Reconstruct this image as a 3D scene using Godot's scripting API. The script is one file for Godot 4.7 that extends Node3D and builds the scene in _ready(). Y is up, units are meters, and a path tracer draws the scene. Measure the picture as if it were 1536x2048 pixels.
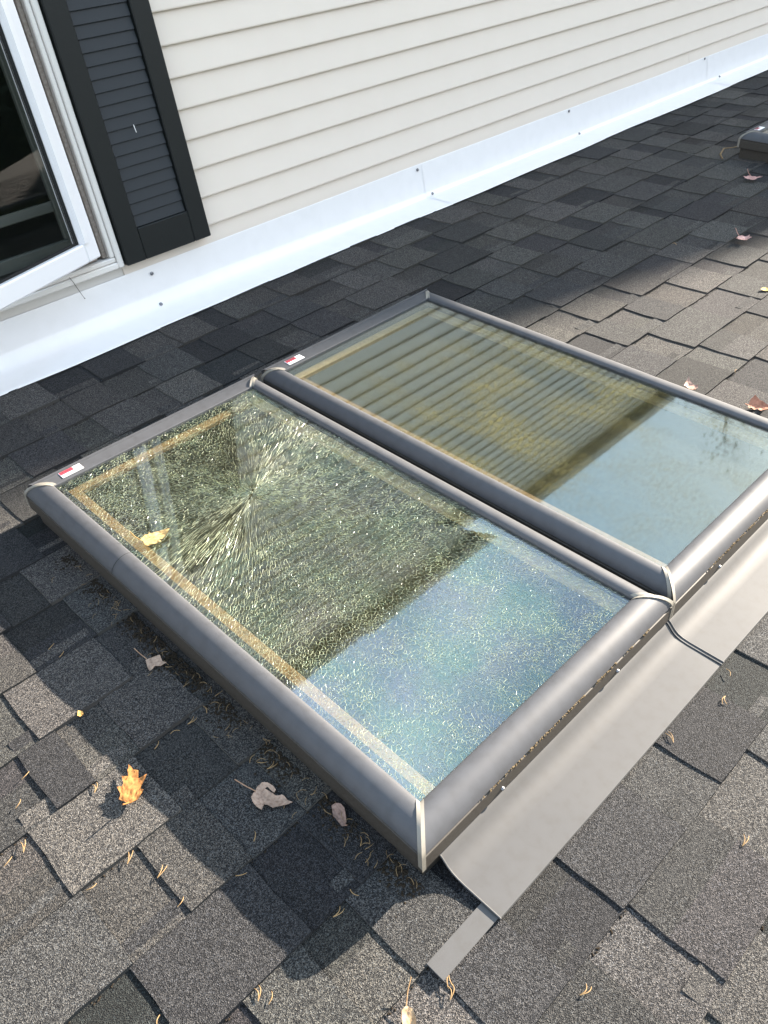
extends Node3D

const PITCH := 0.1449            # slope of the lower roof, radians
const EXPO := 0.143              # exposed height of a shingle course, metres
const COURSE0 := 0.440           # lower edge of course 0, metres down the slope from the wall
const CAM_POS := Vector3(-0.5427, 0.8148, 2.4809)
const SUN_TO := Vector3(2.3, 0.948, 0.431)

var rng := RandomNumberGenerator.new()
var M := {}
var taken := {}
var noise := FastNoiseLite.new()
var cam: Camera3D
var cam_inv: Transform3D


class MB:
	var v := PackedVector3Array()
	var n := PackedVector3Array()
	var c := PackedColorArray()
	var uv := PackedVector2Array()

	func vert(p: Vector3, nn: Vector3, col: Color, t: Vector2) -> void:
		v.append(p)
		n.append(nn)
		c.append(col)
		uv.append(t)

	func tri(a: Vector3, b: Vector3, d: Vector3, col := Color.WHITE, ta := Vector2.ZERO, tb := Vector2.ZERO, td := Vector2.ZERO) -> void:
		var nn := (b - a).cross(d - a).normalized()
		vert(a, nn, col, ta)
		vert(d, nn, col, td)
		vert(b, nn, col, tb)

	func quad(a: Vector3, b: Vector3, d: Vector3, e: Vector3, col := Color.WHITE) -> void:
		tri(a, b, d, col)
		tri(a, d, e, col)

	# a flat convex face turned away from the point "inside"
	func face(pts: Array, inside: Vector3, col := Color.WHITE) -> void:
		var nn: Vector3 = (pts[1] - pts[0]).cross(pts[2] - pts[0])
		var flip: bool = nn.dot(pts[0] - inside) < 0.0
		for i in range(1, pts.size() - 1):
			if flip:
				tri(pts[0], pts[i + 1], pts[i], col)
			else:
				tri(pts[0], pts[i], pts[i + 1], col)

	# box with chamfered edges
	func box(lo: Vector3, hi: Vector3, ch := 0.0, col := Color.WHITE, turn := Transform3D()) -> void:
		var mid := turn * ((lo + hi) * 0.5)
		var half := (hi - lo) * 0.5
		var ctr := (lo + hi) * 0.5
		ch = minf(ch, minf(half.x, minf(half.y, half.z)) * 0.9)
		var at := func(ax: int, s: Vector3) -> Vector3:
			var q := half
			for k in 3:
				if k != ax:
					q[k] -= ch
			return turn * (ctr + q * s)
		for ax in 3:
			var b := (ax + 1) % 3
			var d := (ax + 2) % 3
			for sa in [-1.0, 1.0]:
				var ring := []
				for pair in [[-1.0, -1.0], [1.0, -1.0], [1.0, 1.0], [-1.0, 1.0]]:
					var s := Vector3.ONE
					s[ax] = sa
					s[b] = pair[0]
					s[d] = pair[1]
					ring.append(at.call(ax, s))
				face(ring, mid, col)
				if ch > 0.0:
					for sb in [-1.0, 1.0]:
						var e := []
						for k in 2:
							for sd in ([-1.0, 1.0] if k == 0 else [1.0, -1.0]):
								var s := Vector3.ONE
								s[ax] = sa
								s[b] = sb
								s[d] = sd
								e.append(at.call(ax if k == 0 else b, s))
						face(e, mid, col)
		if ch > 0.0:
			for sx in [-1.0, 1.0]:
				for sy in [-1.0, 1.0]:
					for sz in [-1.0, 1.0]:
						var s := Vector3(sx, sy, sz)
						face([at.call(0, s), at.call(1, s), at.call(2, s)], mid, col)

	# smooth sheet through rows of points; the front is (along the row) x (to the next row)
	func grid(rows: Array, cols: Array = [], uvs: Array = [], flip := false) -> void:
		var nr := rows.size()
		var nc: int = rows[0].size()
		var nn := []
		for i in nr:
			var r := PackedVector3Array()
			for j in nc:
				var dj: Vector3 = rows[i][mini(j + 1, nc - 1)] - rows[i][maxi(j - 1, 0)]
				var di: Vector3 = rows[mini(i + 1, nr - 1)][j] - rows[maxi(i - 1, 0)][j]
				var q := dj.cross(di).normalized()
				r.append(-q if flip else q)
			nn.append(r)
		for i in nr - 1:
			for j in nc - 1:
				var quadi := [[i, j], [i, j + 1], [i + 1, j + 1], [i + 1, j]]
				for t in [[0, 1, 2], [0, 2, 3]]:
					var o: Array = [t[0], t[1], t[2]] if flip else [t[0], t[2], t[1]]
					for k in o:
						var a: int = quadi[k][0]
						var b: int = quadi[k][1]
						vert(rows[a][b], nn[a][b], cols[a] if cols else Color.WHITE, uvs[a][b] if uvs else Vector2.ZERO)

	# round tube along points with a radius at each
	func tube(pts: Array, rad: Array, sides := 6, col := Color.WHITE) -> void:
		var rows := []
		var side := Vector3.UP
		for i in pts.size():
			var d: Vector3 = (pts[mini(i + 1, pts.size() - 1)] - pts[maxi(i - 1, 0)]).normalized()
			if i == 0:
				side = d.cross(Vector3(0.31, 0.87, 0.37)).normalized()
			side = (side - d * side.dot(d)).normalized()
			var up := d.cross(side)
			var r := PackedVector3Array()
			for k in sides + 1:
				var a := TAU * k / sides
				r.append(pts[i] + (side * cos(a) + up * sin(a)) * rad[i])
			rows.append(r)
		grid(rows, [], [], false)
		if col != Color.WHITE:
			for k in range(c.size() - (pts.size() - 1) * sides * 6, c.size()):
				c[k] = col
		for e in [0, pts.size() - 1]:
			var cap := []
			for k in sides:
				cap.append(rows[e][k])
			face(cap, pts[1] if e == 0 else pts[pts.size() - 2], col)

	func commit(into: ArrayMesh = null) -> ArrayMesh:
		var m := into if into else ArrayMesh.new()
		if v.is_empty():
			return m
		var a := []
		a.resize(Mesh.ARRAY_MAX)
		a[Mesh.ARRAY_VERTEX] = v
		a[Mesh.ARRAY_NORMAL] = n
		a[Mesh.ARRAY_COLOR] = c
		a[Mesh.ARRAY_TEX_UV] = uv
		m.add_surface_from_arrays(Mesh.PRIMITIVE_TRIANGLES, a)
		return m


# ---------------------------------------------------------------- small helpers
func lin(r: float, g: float, b: float, a := 1.0) -> Color:
	var q := Color(r, g, b).linear_to_srgb()
	q.a = a
	return q


func numbered(called: String) -> String:
	taken[called] = taken.get(called, 0) + 1
	return called if taken[called] == 1 else "%s_%03d" % [called, taken[called] - 1]


func tag(o: Node, label: String, category: String, group := "", kind := "") -> void:
	o.set_meta("label", label)
	if category:
		o.set_meta("category", category)
	if group:
		o.set_meta("group", group)
	if kind:
		o.set_meta("kind", kind)


func thing(called: String, label: String, category: String, at := Vector3.ZERO, on_roof := false, group := "", kind := "") -> Node3D:
	var o := Node3D.new()
	o.name = numbered(called)
	add_child(o)
	o.position = at
	if on_roof:
		o.rotation.x = PITCH
	tag(o, label, category, group, kind)
	return o


func part(called: String, mb: MB, m: Material, parent: Node) -> MeshInstance3D:
	var o := MeshInstance3D.new()
	o.name = called
	var am := mb.commit()
	if am.get_surface_count():
		am.surface_set_material(0, m)
	o.mesh = am
	parent.add_child(o, true)
	return o


func roof_at(u: float, v: float, h := 0.0) -> Vector3:
	return Vector3(u, -v * sin(PITCH) + h * cos(PITCH), v * cos(PITCH) + h * sin(PITCH))


func std(colr: Color, rough := 0.6, spec := 0.5, metal := 0.0) -> StandardMaterial3D:
	var m := StandardMaterial3D.new()
	m.albedo_color = colr
	m.roughness = rough
	m.metallic_specular = spec
	m.metallic = metal
	return m


func noise_tex(size: Vector2i, kind: int, freq: float, stops: Array, oct := 3, sd := 1, ret := -1) -> NoiseTexture2D:
	var f := FastNoiseLite.new()
	f.noise_type = kind as FastNoiseLite.NoiseType
	f.frequency = freq
	f.seed = sd
	f.fractal_octaves = oct
	if oct <= 1:
		f.fractal_type = FastNoiseLite.FRACTAL_NONE
	if ret >= 0:
		f.cellular_return_type = ret as FastNoiseLite.CellularReturnType
	var t := NoiseTexture2D.new()
	t.width = size.x
	t.height = size.y
	t.seamless = true
	t.noise = f
	if stops:
		var g := Gradient.new()
		var off := PackedFloat32Array()
		var cs := PackedColorArray()
		for s in stops:
			off.append(s[0])
			cs.append(s[1])
		g.offsets = off
		g.colors = cs
		t.color_ramp = g
	return t


func bump(m: StandardMaterial3D, freq: float, strength: float, size := 512, oct := 3, kind := FastNoiseLite.TYPE_SIMPLEX_SMOOTH, sd := 3, ret := -1) -> void:
	var t := noise_tex(Vector2i(size, size), kind, freq, [], oct, sd, ret)
	t.as_normal_map = true
	t.bump_strength = 6.0
	m.normal_enabled = true
	m.normal_texture = t
	m.normal_scale = strength


func tri_map(m: StandardMaterial3D, scale: float) -> void:
	m.uv1_triplanar = true
	m.uv1_world_triplanar = true
	m.uv1_scale = Vector3.ONE * scale


func seen_size(p: Vector3, area: float) -> float:
	var q := cam_inv * p
	if q.z > -0.2:
		return 0.0
	var h := tan(deg_to_rad(cam.fov) * 0.5) * -q.z
	if absf(q.y) > h * 1.04 or absf(q.x) > h * 0.75 * 1.05:
		return 0.0
	var view := (CAM_POS - p).normalized()
	return area * absf(view.dot(Vector3(0, cos(PITCH), sin(PITCH)))) / (q.z * q.z)


# ---------------------------------------------------------------- camera, sky, sun
func setup() -> void:
	cam = Camera3D.new()
	cam.name = "camera"
	cam.fov = 63.658
	cam.near = 0.05
	cam.far = 600.0
	cam.rotation_order = EULER_ORDER_YXZ
	cam.position = CAM_POS
	cam.rotation = Vector3(-0.5807, -0.6678, -0.1828)
	add_child(cam)
	cam.current = true
	cam_inv = cam.transform.affine_inverse()

	var env := Environment.new()
	env.background_mode = Environment.BG_SKY
	var sm := ProceduralSkyMaterial.new()
	sm.sky_top_color = Color(0.59, 0.76, 0.92)
	sm.sky_horizon_color = Color(0.95, 0.98, 1.0)
	sm.sky_curve = 0.5
	sm.ground_bottom_color = Color(0.20, 0.21, 0.19)
	sm.ground_horizon_color = Color(0.42, 0.44, 0.42)
	sm.sun_angle_max = 55.0
	sm.sun_curve = 0.5
	sm.sky_cover = noise_tex(Vector2i(1024, 512), FastNoiseLite.TYPE_SIMPLEX_SMOOTH, 0.006, [[0.0, Color(1, 1, 1, 0)], [0.40, Color(1, 1, 1, 0.0)], [0.7, Color(1, 1, 1, 0.45)], [1.0, Color(1, 1, 1, 0.8)]], 5, 12)
	var sky := Sky.new()
	sky.sky_material = sm
	env.sky = sky
	env.background_energy_multiplier = 0.345
	env.tonemap_mode = Environment.TONE_MAPPER_LINEAR
	env.tonemap_exposure = 7.0
	env.sdfgi_enabled = true
	env.ssao_enabled = true
	env.ssil_enabled = true
	var we := WorldEnvironment.new()
	we.environment = env
	add_child(we)

	var sun := DirectionalLight3D.new()
	sun.name = "sun"
	sun.light_energy = 1.6
	sun.light_angular_distance = 0.55
	sun.light_color = Color(1.0, 0.95, 0.88)
	sun.shadow_enabled = true
	add_child(sun)
	sun.look_at_from_position(SUN_TO * 10.0, Vector3.ZERO)


# ---------------------------------------------------------------- materials
func materials() -> void:
	# mineral granules: one random tone per grain
	var g := std(Color.WHITE, 0.88, 0.35)
	g.vertex_color_use_as_albedo = true
	g.albedo_texture = noise_tex(Vector2i(1024, 1024), FastNoiseLite.TYPE_CELLULAR, 0.30, [[0.0, lin(.05, .052, .06)], [0.3, lin(.17, .17, .18)], [0.55, lin(.42, .41, .40)], [0.78, lin(.72, .69, .64)], [0.9, lin(1.0, .96, .9)], [1.0, lin(.9, .95, 1.0)]], 1, 5, FastNoiseLite.RETURN_CELL_VALUE)
	bump(g, 0.30, 1.0, 1024, 1, FastNoiseLite.TYPE_CELLULAR, 5, FastNoiseLite.RETURN_DISTANCE)
	M.granule = g
	M.deck = std(lin(.012, .012, .012), 0.95)
	var s := std(lin(.625, .548, .475), 0.48, 0.5)
	s.albedo_texture = noise_tex(Vector2i(512, 512), FastNoiseLite.TYPE_SIMPLEX_SMOOTH, 0.012, [[0.0, lin(.97, .965, .96)], [1.0, Color.WHITE]], 5, 8)
	tri_map(s, 0.9)
	M.siding = s
	var fl := std(lin(.68, .655, .645), 0.32, 0.55)
	fl.albedo_texture = noise_tex(Vector2i(512, 512), FastNoiseLite.TYPE_SIMPLEX_SMOOTH, 0.02, [[0.0, lin(.95, .95, .945)], [0.5, lin(.985, .985, .985)], [1.0, Color.WHITE]], 5, 21)
	tri_map(fl, 1.3)
	M.flash = fl
	var gm := std(lin(.053, .054, .059), 0.46, 0.40)
	gm.albedo_texture = noise_tex(Vector2i(512, 512), FastNoiseLite.TYPE_SIMPLEX_SMOOTH, 0.03, [[0.0, lin(.76, .75, .73)], [0.5, lin(.95, .95, .95)], [1.0, Color.WHITE]], 5, 31)
	tri_map(gm, 2.0)
	M.clad = gm
	var gd := std(lin(.040, .036, .031), 0.6, 0.45)
	gd.albedo_texture = noise_tex(Vector2i(512, 512), FastNoiseLite.TYPE_SIMPLEX_SMOOTH, 0.05, [[0.0, lin(.45, .38, .3)], [0.5, lin(.9, .85, .8)], [1.0, Color.WHITE]], 5, 33)
	tri_map(gd, 6.0)
	M.skirt = gd
	M.cap = std(lin(.17, .155, .13), 0.5, 0.45)
	var ap := std(lin(.063, .062, .062), 0.60, 0.34)
	ap.albedo_texture = noise_tex(Vector2i(512, 512), FastNoiseLite.TYPE_SIMPLEX_SMOOTH, 0.025, [[0.0, lin(.88, .86, .83)], [0.5, lin(.97, .965, .96)], [1.0, Color.WHITE]], 6, 35)
	tri_map(ap, 3.0)
	M.apron = ap
	M.rubber = std(lin(.008, .008, .008), 0.7, 0.4)
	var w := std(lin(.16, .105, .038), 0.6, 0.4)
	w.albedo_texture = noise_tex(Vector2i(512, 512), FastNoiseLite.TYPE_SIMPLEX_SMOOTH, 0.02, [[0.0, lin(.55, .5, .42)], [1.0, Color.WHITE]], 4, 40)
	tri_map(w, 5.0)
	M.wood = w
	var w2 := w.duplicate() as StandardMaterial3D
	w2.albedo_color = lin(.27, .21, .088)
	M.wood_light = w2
	var bl := std(lin(.019, .018, .009), 0.95, 0.1)
	bl.albedo_texture = noise_tex(Vector2i(1024, 1024), FastNoiseLite.TYPE_SIMPLEX_SMOOTH, 0.05, [[0.0, lin(.35, .37, .30)], [0.42, lin(.6, .6, .54)], [0.6, lin(.9, .9, .84)], [1.0, Color.WHITE]], 6, 44)
	tri_map(bl, 1.1)
	M.blind = bl
	# clear pane: fresnel reflection, light passes
	var p := std(Color(0.4, 0.45, 0.4, 0.012), 0.028, 0.5)
	p.transparency = BaseMaterial3D.TRANSPARENCY_ALPHA
	M.pane = p
	var wp := std(Color(0.3, 0.35, 0.3, 0.02), 0.015, 0.5)
	wp.transparency = BaseMaterial3D.TRANSPARENCY_ALPHA
	M.window_pane = wp
	# low-emissivity coating: a part-mirror
	var white := Image.create(4, 4, false, Image.FORMAT_RGBA8)
	white.fill(Color.WHITE)
	var wt := ImageTexture.create_from_image(white)
	var co := std(Color(0.90, 1.0, 0.99, 0.20), 0.032, 0.5, 1.0)
	co.transparency = BaseMaterial3D.TRANSPARENCY_ALPHA
	co.albedo_texture = wt
	M.coat = co
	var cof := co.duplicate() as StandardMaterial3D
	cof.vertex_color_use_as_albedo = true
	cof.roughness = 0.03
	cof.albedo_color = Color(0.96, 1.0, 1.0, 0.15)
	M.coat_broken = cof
	# shattered edges
	var cr := std(Color(0.76, 0.78, 0.66, 0.74), 0.26, 1.0)
	cr.transparency = BaseMaterial3D.TRANSPARENCY_ALPHA
	cr.vertex_color_use_as_albedo = true
	M.crack = cr
	# film of rain-spotted dirt on the whole pane
	var di := std(lin(.105, .096, .040, 1.0), 0.95, 0.1)
	di.transparency = BaseMaterial3D.TRANSPARENCY_ALPHA
	var dim := Image.create(512, 1024, false, Image.FORMAT_RGBA8)
	var fine := FastNoiseLite.new()
	fine.noise_type = FastNoiseLite.TYPE_SIMPLEX_SMOOTH
	fine.frequency = 0.045
	fine.fractal_octaves = 4
	var wide := FastNoiseLite.new()
	wide.seed = 9
	wide.noise_type = FastNoiseLite.TYPE_SIMPLEX_SMOOTH
	wide.frequency = 0.006
	for y in 1024:
		for x in 512:
			# mottled algae and dust: thickest in the middle of the pane, in streaks across it
			var patch := clampf(.35 + 1.1 * wide.get_noise_2d(x * 1.2, y * .8), 0.0, 1.0) * smoothstep(120.0, 430.0, y + 160.0 * wide.get_noise_2d(x * 2.0 + 500.0, y)) * (1.0 - .7 * smoothstep(640.0, 860.0, y))
			var f := clampf(.5 + .9 * fine.get_noise_2d(x * 1.1 + y * .4, y * 2.4), 0.0, 1.0)
			dim.set_pixel(x, y, Color(1, 1, 1, .005 + .012 * f + patch * (.16 + .42 * f * f)))
	di.albedo_texture = ImageTexture.create_from_image(dim)
	M.dirt = di
	M.shutter = std(lin(.0075, .0090, .0092), 0.5, 0.35)
	bump(M.shutter, 0.05, 0.08)
	tri_map(M.shutter, 4.0)
	M.louver = std(lin(.019, .0225, .027), 0.5, 0.35)  # sky light on the slats painted in: shutter black made lighter and bluer
	var vy := std(lin(.75, .735, .745), 0.28, 0.5)
	M.vinyl = vy
	M.trim = std(lin(.62, .585, .55), 0.5, 0.5)
	var j := std(lin(.33, .29, .26), 0.7, 0.4)
	j.albedo_texture = noise_tex(Vector2i(512, 512), FastNoiseLite.TYPE_SIMPLEX_SMOOTH, 0.04, [[0.0, lin(.5, .45, .4)], [1.0, Color.WHITE]], 5, 60)
	tri_map(j, 4.0)
	M.jamb = j
	M.room = std(lin(.009, .010, .009), 0.9)
	M.screen = std(lin(.035, .040, .032), 0.6)
	M.steel = std(lin(.16, .16, .17), 0.4, 0.5, 0.6)
	M.wire = std(lin(.06, .05, .04), 0.6)
	M.sticker = std(lin(.80, .80, .80), 0.4)
	M.red = std(lin(.33, .035, .05), 0.45)
	M.print = std(lin(.09, .02, .03), 0.5)
	M.greyprint = std(lin(.35, .36, .36), 0.5)
	M.dark_trim = std(lin(.26, .235, .20), 0.6)
	M.bark = std(lin(.075, .058, .044), 0.9, 0.3)
	var lf := std(Color.WHITE, 0.7, 0.4)
	lf.vertex_color_use_as_albedo = true
	lf.backlight_enabled = true
	lf.backlight = Color(0.5, 0.5, 0.3)
	M.foliage = lf
	var dl := std(Color.WHITE, 0.75, 0.35)
	dl.vertex_color_use_as_albedo = true
	dl.albedo_texture = noise_tex(Vector2i(256, 256), FastNoiseLite.TYPE_SIMPLEX_SMOOTH, 0.04, [[0.0, lin(.45, .38, .36)], [0.45, lin(.86, .84, .82)], [1.0, Color.WHITE]], 4, 70)
	tri_map(dl, 14.0)
	M.dead_leaf = dl
	M.needle = std(lin(.24, .15, .065), 0.7, 0.4)
	M.needle_dark = std(lin(.17, .115, .06), 0.8, 0.3)
	M.grit = std(lin(.11, .08, .045), 0.9, 0.3)
	M.crumb = std(lin(.022, .017, .012), 0.95, 0.2)
	var gr := std(lin(.055, .075, .03), 0.95, 0.2)
	gr.albedo_texture = noise_tex(Vector2i(512, 512), FastNoiseLite.TYPE_SIMPLEX_SMOOTH, 0.02, [[0.0, lin(.5, .5, .4)], [1.0, Color.WHITE]], 5, 80)
	tri_map(gr, 0.2)
	M.grass = gr


# ---------------------------------------------------------------- lower roof
func cuts_of(k: int) -> Array:
	var known := {
		-1: [.277, 1.75, 2.701, 3.016, 3.32], 0: [.145, .385, .60, 1.64, 2.541, 2.787, 3.011, 3.235, 3.587],
		1: [-.075, .155, .355, 1.42, 1.763, 2.394, 2.695, 3.011, 3.214, 3.484], 2: [-.171, 1.375, 2.096, 2.385, 2.688, 2.993],
		3: [1.39, 1.881, 2.136, 2.338, 2.575], 4: [1.447, 1.719, 2.017, 2.331, 2.641], 5: [1.666, 1.976, 2.197, 2.497],
		6: [-.419, 1.367, 1.565, 1.807, 2.05], 7: [-.46, -.308, 1.476, 1.869], 8: [-.509, -.213, 1.503], 9: [-.66, -.404],
		10: [-.503, -.209], 11: [-.421, -.241], 12: [-.223, .015, .282, .549], 13: [-.25, .027, .368], 14: [-.019]}
	var c: Array = known.get(k, [0.1 * rng.randf()])
	var out := []
	var x: float = c[0]
	while x > -1.6:
		x -= rng.randf_range(.19, .31)
		out.push_front(x)
	for i in c.size():
		out.append(c[i])
		if i + 1 < c.size():
			x = c[i]
			while c[i + 1] - x > .44:
				x += rng.randf_range(.2, .3)
				if c[i + 1] - x > .12:
					out.append(x)
	x = c[c.size() - 1]
	while x < 6.6:
		x += rng.randf_range(.19, .31)
		out.append(x)
	return out


func shingle_mesh(mb: MB, u0: float, u1: float, vlow: float, raised: bool, tone: Color, off: Vector3) -> void:
	var vtop := vlow - EXPO - .035
	var lift := .0034 if raised else 0.0
	var w := u1 - u0
	var nu := 6
	var band := rng.randf() < (.22 if raised else .45)
	var bs := rng.randf_range(.42, .62)
	var ss := [0.0, .2, bs - .006, bs + .006, .78, .93, 1.0]
	var tilt := rng.randf_range(-.0007, .0007)
	var lifted := rng.randf_range(0.0, .0016)
	var uvo := Vector2(rng.randf(), rng.randf())
	var rows := []
	var cols := []
	var uvs := []
	var edge := []
	for j in nu + 1:
		edge.append(rng.randf_range(-.0009, .0009))
	var mixv := rng.randf_range(.55, 1.25)   # tabs are cut from two blends of granules
	var dark := Color(tone.r * mixv, tone.g * mixv, tone.b * mixv)
	for i in ss.size():
		var s: float = ss[i]
		var row := PackedVector3Array()
		var ur := PackedVector2Array()
		var wob0 := .0012 * sin(s * 9.0 + uvo.x * 40.0) if raised else 0.0
		for j in nu + 1:
			var f := float(j) / nu
			var v: float = lerpf(vtop, vlow, s) + (edge[j] if i == ss.size() - 1 else 0.0)
			var u := lerpf(u0, u1, f) + wob0 * (1.0 - 2.0 * f)
			var h: float = .0032 * (1.0 - s) * (1.0 - s) + (.0062 + lifted) * s * s + lift + tilt * (f - .5) * 2.0 * s + .0012
			row.append(Vector3(u, h, v) - off)
			ur.append(Vector2(u, v) / .44 + uvo)
		rows.append(row)
		uvs.append(ur)
		cols.append(dark if band and s < bs else tone)
	mb.grid(rows, cols, uvs, true)
	var m := ss.size() - 1
	var side := tone
	var drop := Vector3(0, -.0075 - lift, 0)
	for j in nu:
		var a: Vector3 = rows[m][j]
		var b: Vector3 = rows[m][j + 1]
		mb.face([a, b, b + drop, a + drop], a - Vector3(0, 0, .1), side)
	for i in m:
		var a: Vector3 = rows[i][0]
		var b: Vector3 = rows[i + 1][0]
		mb.face([a, b, b + drop, a + drop], a + Vector3(.1, 0, 0), side)
		a = rows[i][nu]
		b = rows[i + 1][nu]
		mb.face([a, b, b + drop, a + drop], a - Vector3(.1, 0, 0), side)


func roof() -> void:
	var r := thing("roof", "low pitched roof of charcoal and grey laminated asphalt shingles below the cream wall", "roof", Vector3.ZERO, true, "", "structure")
	var d := MB.new()
	d.box(Vector3(-4, -.09, -.01), Vector3(12, -.006, 3.45), .004)
	part("roof_deck", d, M.deck, r)
	var list := []
	var tones := [Vector3(.190, .181, .172), Vector3(.165, .157, .150), Vector3(.132, .129, .128), Vector3(.105, .104, .106), Vector3(.082, .082, .086), Vector3(.060, .061, .066), Vector3(.145, .138, .130)]
	for k in range(-3, 21):
		var vlow := COURSE0 + k * EXPO
		var cuts := cuts_of(k)
		for i in cuts.size() - 1:
			var a: float = cuts[i]
			var b: float = cuts[i + 1]
			var w: float = (b - a) * rng.randf_range(.45, .68)
			for q in 2:
				var u0 := a if q == 0 else a + w
				var u1 := a + w if q == 0 else b
				if u1 - u0 < .02:
					continue
				var pick := rng.randi_range(0, 4) if q == 0 else rng.randi_range(1, 6)
				if rng.randf() < .12:
					pick = 6
				var t: Vector3 = tones[pick] * rng.randf_range(.56, .78)
				var mid := Vector3((u0 + u1) * .5, 0, vlow - EXPO * .5)
				var size := seen_size(roof_at(mid.x, mid.z), (u1 - u0) * EXPO)
				for sky in [[-.15, 1.14], [3.06, 4.3]]:
					if u0 > sky[0] - .01 and u1 < sky[1] + .01 and vlow - EXPO > .74 and vlow < 1.95:
						size = -1.0
				list.append([size, u0, u1, vlow, q == 0, Color(t.x, t.y, t.z), mid])
	list.sort_custom(func(x, y): return x[0] > y[0])
	var rest := MB.new()
	for i in list.size():
		var e: Array = list[i]
		if e[0] < 0.0:
			continue
		if i < 300 and e[0] > 0.0:
			var mb := MB.new()
			shingle_mesh(mb, e[1], e[2], e[3], e[4], e[5], e[6])
			part("shingle", mb, M.granule, r).position = e[6]
		else:
			shingle_mesh(rest, e[1], e[2], e[3], e[4], e[5], Vector3.ZERO)
	var o := part("far_shingles", rest, M.granule, r)
	o.set_meta("kind", "stuff")
	o.set_meta("label", "small far shingles of the same roof")


# ---------------------------------------------------------------- cream wall
func wall() -> void:
	var h := thing("siding_wall", "cream horizontal lap siding wall rising above the shingle roof", "wall", Vector3.ZERO, false, "", "structure")
	var wx0 := -.36
	var wx1 := .531
	var wy0 := .2
	var wy1 := 1.47
	var s := MB.new()
	s.box(Vector3(-4, -.6, -.16), Vector3(wx0, 2.80, .003))
	s.box(Vector3(wx1, -.6, -.16), Vector3(12, 2.80, .003))
	s.box(Vector3(wx0, -.6, -.16), Vector3(wx1, wy0 - .002, .003))
	s.box(Vector3(wx0, wy1, -.16), Vector3(wx1, 2.80, .003))
	part("sheathing", s, M.trim, h)
	var room := MB.new()
	room.box(Vector3(-1.6, -.4, -2.4), Vector3(1.6, -.3, -.165))
	room.box(Vector3(-1.6, 2.2, -2.4), Vector3(1.6, 2.3, -.165))
	room.box(Vector3(-1.7, -.4, -2.5), Vector3(-1.6, 2.3, -.165))
	room.box(Vector3(1.6, -.4, -2.5), Vector3(1.7, 2.3, -.165))
	room.box(Vector3(-1.6, -.3, -2.5), Vector3(1.6, 2.2, -2.4))
	part("room", room, M.room, h)
	var j := -1
	while .189 + .0865 * j < 2.79:
		var y := .189 + .0865 * j
		var seams := [-4.0]
		var x := -4.0 + rng.randf_range(.6, 2.5) + 3.66 * 0.0
		if j == 1:
			x = 1.516 - 3.66
		elif j == 0:
			x = .568
		while x < 12.0:
			seams.append(x)
			x += 3.66
		seams.append(12.0)
		for i in seams.size() - 1:
			var a: float = seams[i]
			var b: float = seams[i + 1]
			var spans := [[a, b]]
			if y + .08 > wy0 - .035 and y < wy1 + .03:
				spans = []
				if a < -.40:
					spans.append([a, minf(b, -.40)])
				if b > .566:
					spans.append([maxf(a, .566), b])
			for sp in spans:
				if sp[1] - sp[0] < .02:
					continue
				board(h, sp[0], sp[1], y, .0008 * (i % 2))
		j += 1
	# eave of the upper roof
	var e := thing("eave", "tan boxed eave and gutter along the top of the cream wall", "eave", Vector3(0, 2.80, 0))
	var so := MB.new()
	so.box(Vector3(-4, -.0, -.1), Vector3(12, .015, .04))
	part("soffit", so, M.dark_trim, e)
	var gu := MB.new()
	gu.box(Vector3(-4, -.01, .04), Vector3(12, .11, .09), .012)
	part("gutter", gu, M.dark_trim, e)
	var ru := MB.new()
	ru.quad(Vector3(-4, .1, .05), Vector3(12, .1, .05), Vector3(12, 1.6, -3.7), Vector3(-4, 1.6, -3.7))
	part("upper_roof", ru, M.deck, e)


func board(h: Node3D, a: float, b: float, y: float, dz: float) -> void:
	var prof := [Vector2(.0895, .0035), Vector2(.03, .0105), Vector2(.006, .0136), Vector2(.0022, .0140), Vector2(.0002, .0126), Vector2(.0002, .004)]
	var mb := MB.new()
	var n := int(ceil((b - a) / .5))
	var rows := []
	for p in prof:
		var row := PackedVector3Array()
		for i in n + 1:
			var x := lerpf(a, b, float(i) / n)
			var wob := noise.get_noise_2d(x * 60.0, y * 900.0) * .0011
			row.append(Vector3(x - a, p.x, p.y + dz + (wob if p.x < .05 and p.y > .008 else 0.0)))
		rows.append(row)
	mb.grid([rows[0], rows[2]], [], [], true)
	mb.grid([rows[2], rows[3], rows[4]], [], [], true)
	mb.grid([rows[4], rows[5]], [], [], true)
	for e in [0, n]:
		var pts := []
		for r in rows:
			pts.append(r[e])
		mb.face(pts, Vector3((b - a) * .5, .04, .006))
	part("siding_board", mb, M.siding, h).position = Vector3(a, y, 0)


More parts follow.
